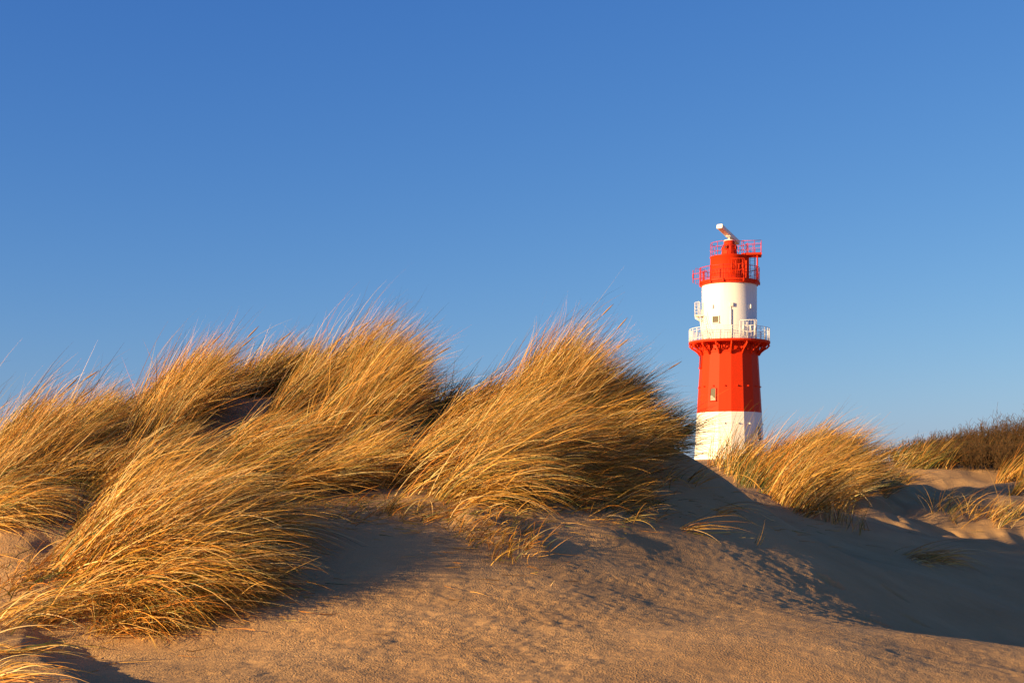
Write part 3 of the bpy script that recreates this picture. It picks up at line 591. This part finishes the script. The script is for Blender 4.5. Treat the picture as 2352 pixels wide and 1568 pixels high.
# pairs of upright dipole antennas on frames
def dipoles(a, r, y, mt, wide=42, frame=True, hh=62, box=(62, 62)):
    e = empty('dipole_antenna', (0, 0, 0)); e.parent = root
    t = ang(a); o = Vector((math.cos(t), math.sin(t), 0)); sd = right.copy(); c = o*r*s+Vector((0, 0, hz(y)))
    def q(u, v, w=0): return c+sd*u*s+Vector((0, 0, v*s))+o*w*s
    m = MB()
    for u in (-wide/2, wide/2):
        m.tube([q(u, -hh*.42, 8), q(u, hh*.42, 8)], .05, 6); m.tube([q(u, -6, 8), q(u, 8, 8)], .10, 6)
    for v in (-10, 12): m.tube([q(-wide/2, v, 8), q(-4, v-2, 0), q(8, v-3, 0), q(wide/2, v+1, 8)], .042, 5)
    m.tube([q(-4, -26), q(-4, 24)], .06, 6); m.tube([q(8, -10), q(8, 12)], .07, 6); m.tube([q(-4, 10), q(-4, 10, -12)], .05, 5)
    m.build('dipole_pair', mt, e)
    if frame:
        m = MB(); w, h = box[0]/2, box[1]/2; f = [q(-w+3, -h), q(w-3, -h), q(w, -h+3), q(w, h-3), q(w-3, h), q(-w+3, h), q(-w, h-3), q(-w, -h+3)]
        m.tube(f, .03, 5, closed=True)
        for u in np.linspace(-w, w, 7)[1:-1]: m.tube([q(u, -h), q(u, h)], .012, 4)
        m.build('guard_frame', mt, e)
dipoles(27, 150, 1247, M_RAILW, 42, True)
dipoles(14, 112, 1018, M_RED, 41, True, 62, (56, 62))
e = empty('side_antenna', (0, 0, 0)); e.parent = root
m_ = MB(); m_.tube([lp(-134.5, 14, 1060), lp(-134.5, 14, 1012)], .05, 6); m_.tube([lp(-134.5, 14, 1042), lp(-134.5, 14, 1028)], .095, 6)
for y_ in (1026, 1046): m_.tube([lp(-134.5, 14, y_), lp(-95, 30, y_-1)], .035, 5)
m_.tube([lp(-95, 32, 1058), lp(-95, 32, 1020)], .1, 6); m_.build('side_dipole', M_RAILR, e)
m_ = MB(); f = [lp(-125, 0, 1003), lp(-96, -40, 1003), lp(-82, -60, 1009), lp(-82, -60, 1055), lp(-96, -40, 1062), lp(-125, 0, 1061)]; m_.tube(f, .03, 5, closed=True)
for q in np.linspace(0, 1, 6)[1:-1]: m_.tube([lp(-125+40*q, -55*q, 1004), lp(-125+40*q, -55*q, 1060)], .012, 4)
m_.build('guard_frame', M_RAILR, e)
# small side balcony and stairs on the white shaft
m_ = MB(); lbox(m_, -128, -92, 0, 46, 1184, 1188); m_.tube([lp(-126, 40, 1190), lp(-100, 30, 1206)], .1, 5); m_.tube([lp(-126, 6, 1190), lp(-100, 6, 1206)], .1, 5); m_.build('small_balcony', M_WHITE, root)
m_ = MB()
for y_, r_ in ((1138, .035), (1150, .022), (1162, .022), (1174, .022)): m_.tube([lp(-110, 44, y_-3), lp(-127, 44, y_), lp(-127, 2, y_), lp(-110, 2, y_)], r_, 5)
for x_, d_ in ((-127, 44), (-127, 23), (-127, 2), (-115, 44), (-115, 2)): m_.tube([lp(x_, d_, 1190), lp(x_, d_, 1137)], .035, 5)
m_.tube([lp(-116, 44, 1134), lp(-109, 46, 1136), lp(-107, 46, 1215), lp(-101, 46, 1262)], .035, 5)
m_.build('balcony_railing', M_RAILW, root)
m_ = MB()
for u in (0, 17):
    m_.tube([lp(-108+u, 60, 1188), lp(-96+u, 92, 1280)], .05, 5)
    m_.tube([lp(-106+u+6, 60, 1172), lp(-92+u+4, 92, 1262)], .025, 5) if u else None
for i in range(11):
    f_ = i/10; m_.tube([lp(-108+12*f_, 60+32*f_, 1190+88*f_), lp(-91+12*f_, 60+32*f_, 1190+88*f_)], .028, 4)
m_.build('stair_ladder', M_RAILW, root)
m_ = MB()
for u in (-101, -95): m_.tube([lp(u, 30, 1086), lp(u, 30, 1186)], .02, 4)
for y_ in range(1090, 1184, 5): m_.tube([lp(-101, 30, y_), lp(-95, 30, y_)], .014, 4)
m_.build('wall_ladder', M_RAILW, root)
# wall boxes and pipe
def wallbox(name, a, r, y0, y1, w, dep, mt=M_WHITE):
    m = MB(); c = pol(a, r+dep/2, (y0+y1)/2); m.box(c, (dep*s, w*s, (y1-y0)*s), ang(a)); return m.build(name, mt, root, bevel=.02)
wallbox('wall_lamp', 4.5, 101.5, 1148, 1162, 12, 7); wallbox('wall_lamp', 49, 101.5, 1152, 1166, 7, 6); wallbox('wall_lamp', -36, 101.5, 1152, 1166, 7, 6); wallbox('wall_lamp', -88, 101, 1160, 1176, 7, 5)
m_ = MB(); m_.tube([pol(3, 103.4, 1172), pol(3, 103.4, 1284)], .10, 10); m_.tube([pol(3, 103.4, 1162), pol(3, 103.4, 1172)], .04, 6); m_.build('drain_pipe', M_WHITE, root)
# windows: frame > glass
def window(a, rf, y0, y1, w, arch, glass, fmat, curtain=False, sash=False, lean=0):
    e = empty('window', (0, 0, 0)); e.parent = root
    t = ang(a); o = Vector((math.cos(t), math.sin(t), 0)); sd = Vector((-o.y, o.x, 0)) 
    if sd.dot(right) < 0: sd = -sd
    h = y1-y0
    def q(u, v, k): return o*((rf+lean*(v/h-.5))*s+k)+sd*u*s+Vector((0, 0, hz(y1)+v*s))   # v up from the sill
    out = [(-w/2, 0), (w/2, 0), (w/2, h-arch)]+[(w/2*math.cos(z), h-arch+arch*math.sin(z)) for z in np.linspace(.3, PI-.3, 7)]+[(-w/2, h-arch)]
    def scl(P_, g): return [((u/(w/2))*(w/2+g), v+(g if v > 1 else -g)) for u, v in P_]
    O = scl(out, 2.0); nO = len(out); m = MB()
    vs = [q(u, v, .09) for u, v in O]+[q(u, v, .09) for u, v in out]+[q(u, v, -.12) for u, v in O]+[q(u, v, .015) for u, v in out]
    fs = []
    for i in range(nO):
        j = (i+1) % nO; fs += [(i, j, nO+j, nO+i), (i, 2*nO+i, 2*nO+j, j), (nO+i, nO+j, 3*nO+j, 3*nO+i)]
    m.poly(vs, fs)
    c = q(0, -1.6, .06); m.box(c, (.22, (w+7)*s, 2.4*s), t); m.build('frame', fmat, e)
    m = MB(); m.poly([q(u, v, .02) for u, v in out], [tuple(range(nO))]); m.build('glass', glass, e)
    if curtain:
        m = MB(); m.poly([q(-w/2+.5, .5, .035), q(w/2-.5, .5, .035), q(w/2-.5, h*.12, .035), q(-w/2+.5+w*.2, h*.42, .035), q(-w/2+.5, h*.40, .035)], [(0, 1, 2, 3, 4)]); m.build('curtain', M_BLIND, e)
    if sash:
        m = MB(); m.tube([q(0, 0, .05), q(0, h, .05)], .03, 4); m.tube([q(-w/2, h*.55, .05), q(w/2, h*.55, .05)], .03, 4); m.build('glazing_bar', M_WHITE, e)
ap = lambda y: float(np.interp(y, [1327, 1549, 1720], [106.6, 120, 129.5]))
M_GREY, _, b_ = mat('grey_pane'); b_.inputs['Base Color'].default_value = (.13, .12, .09, 1); b_.inputs['Roughness'].default_value = .8; b_.inputs['Specular IOR Level'].default_value = .05
window(-28.7, 102.2, 1196, 1219, 25, 0.01, M_GREY, M_WHITE)
window(-30.35, ap(1484), 1461, 1507, 23, 4, M_GREY, M_RED, curtain=True, lean=-2.6)
window(59.65, ap(1627), 1602, 1652, 22, 4, M_BLACK, M_WHITE, sash=True, lean=-2.7)
window(-75.35, ap(1356), 1331, 1380, 23, 4, M_BLACK, M_RED, lean=-2.9)
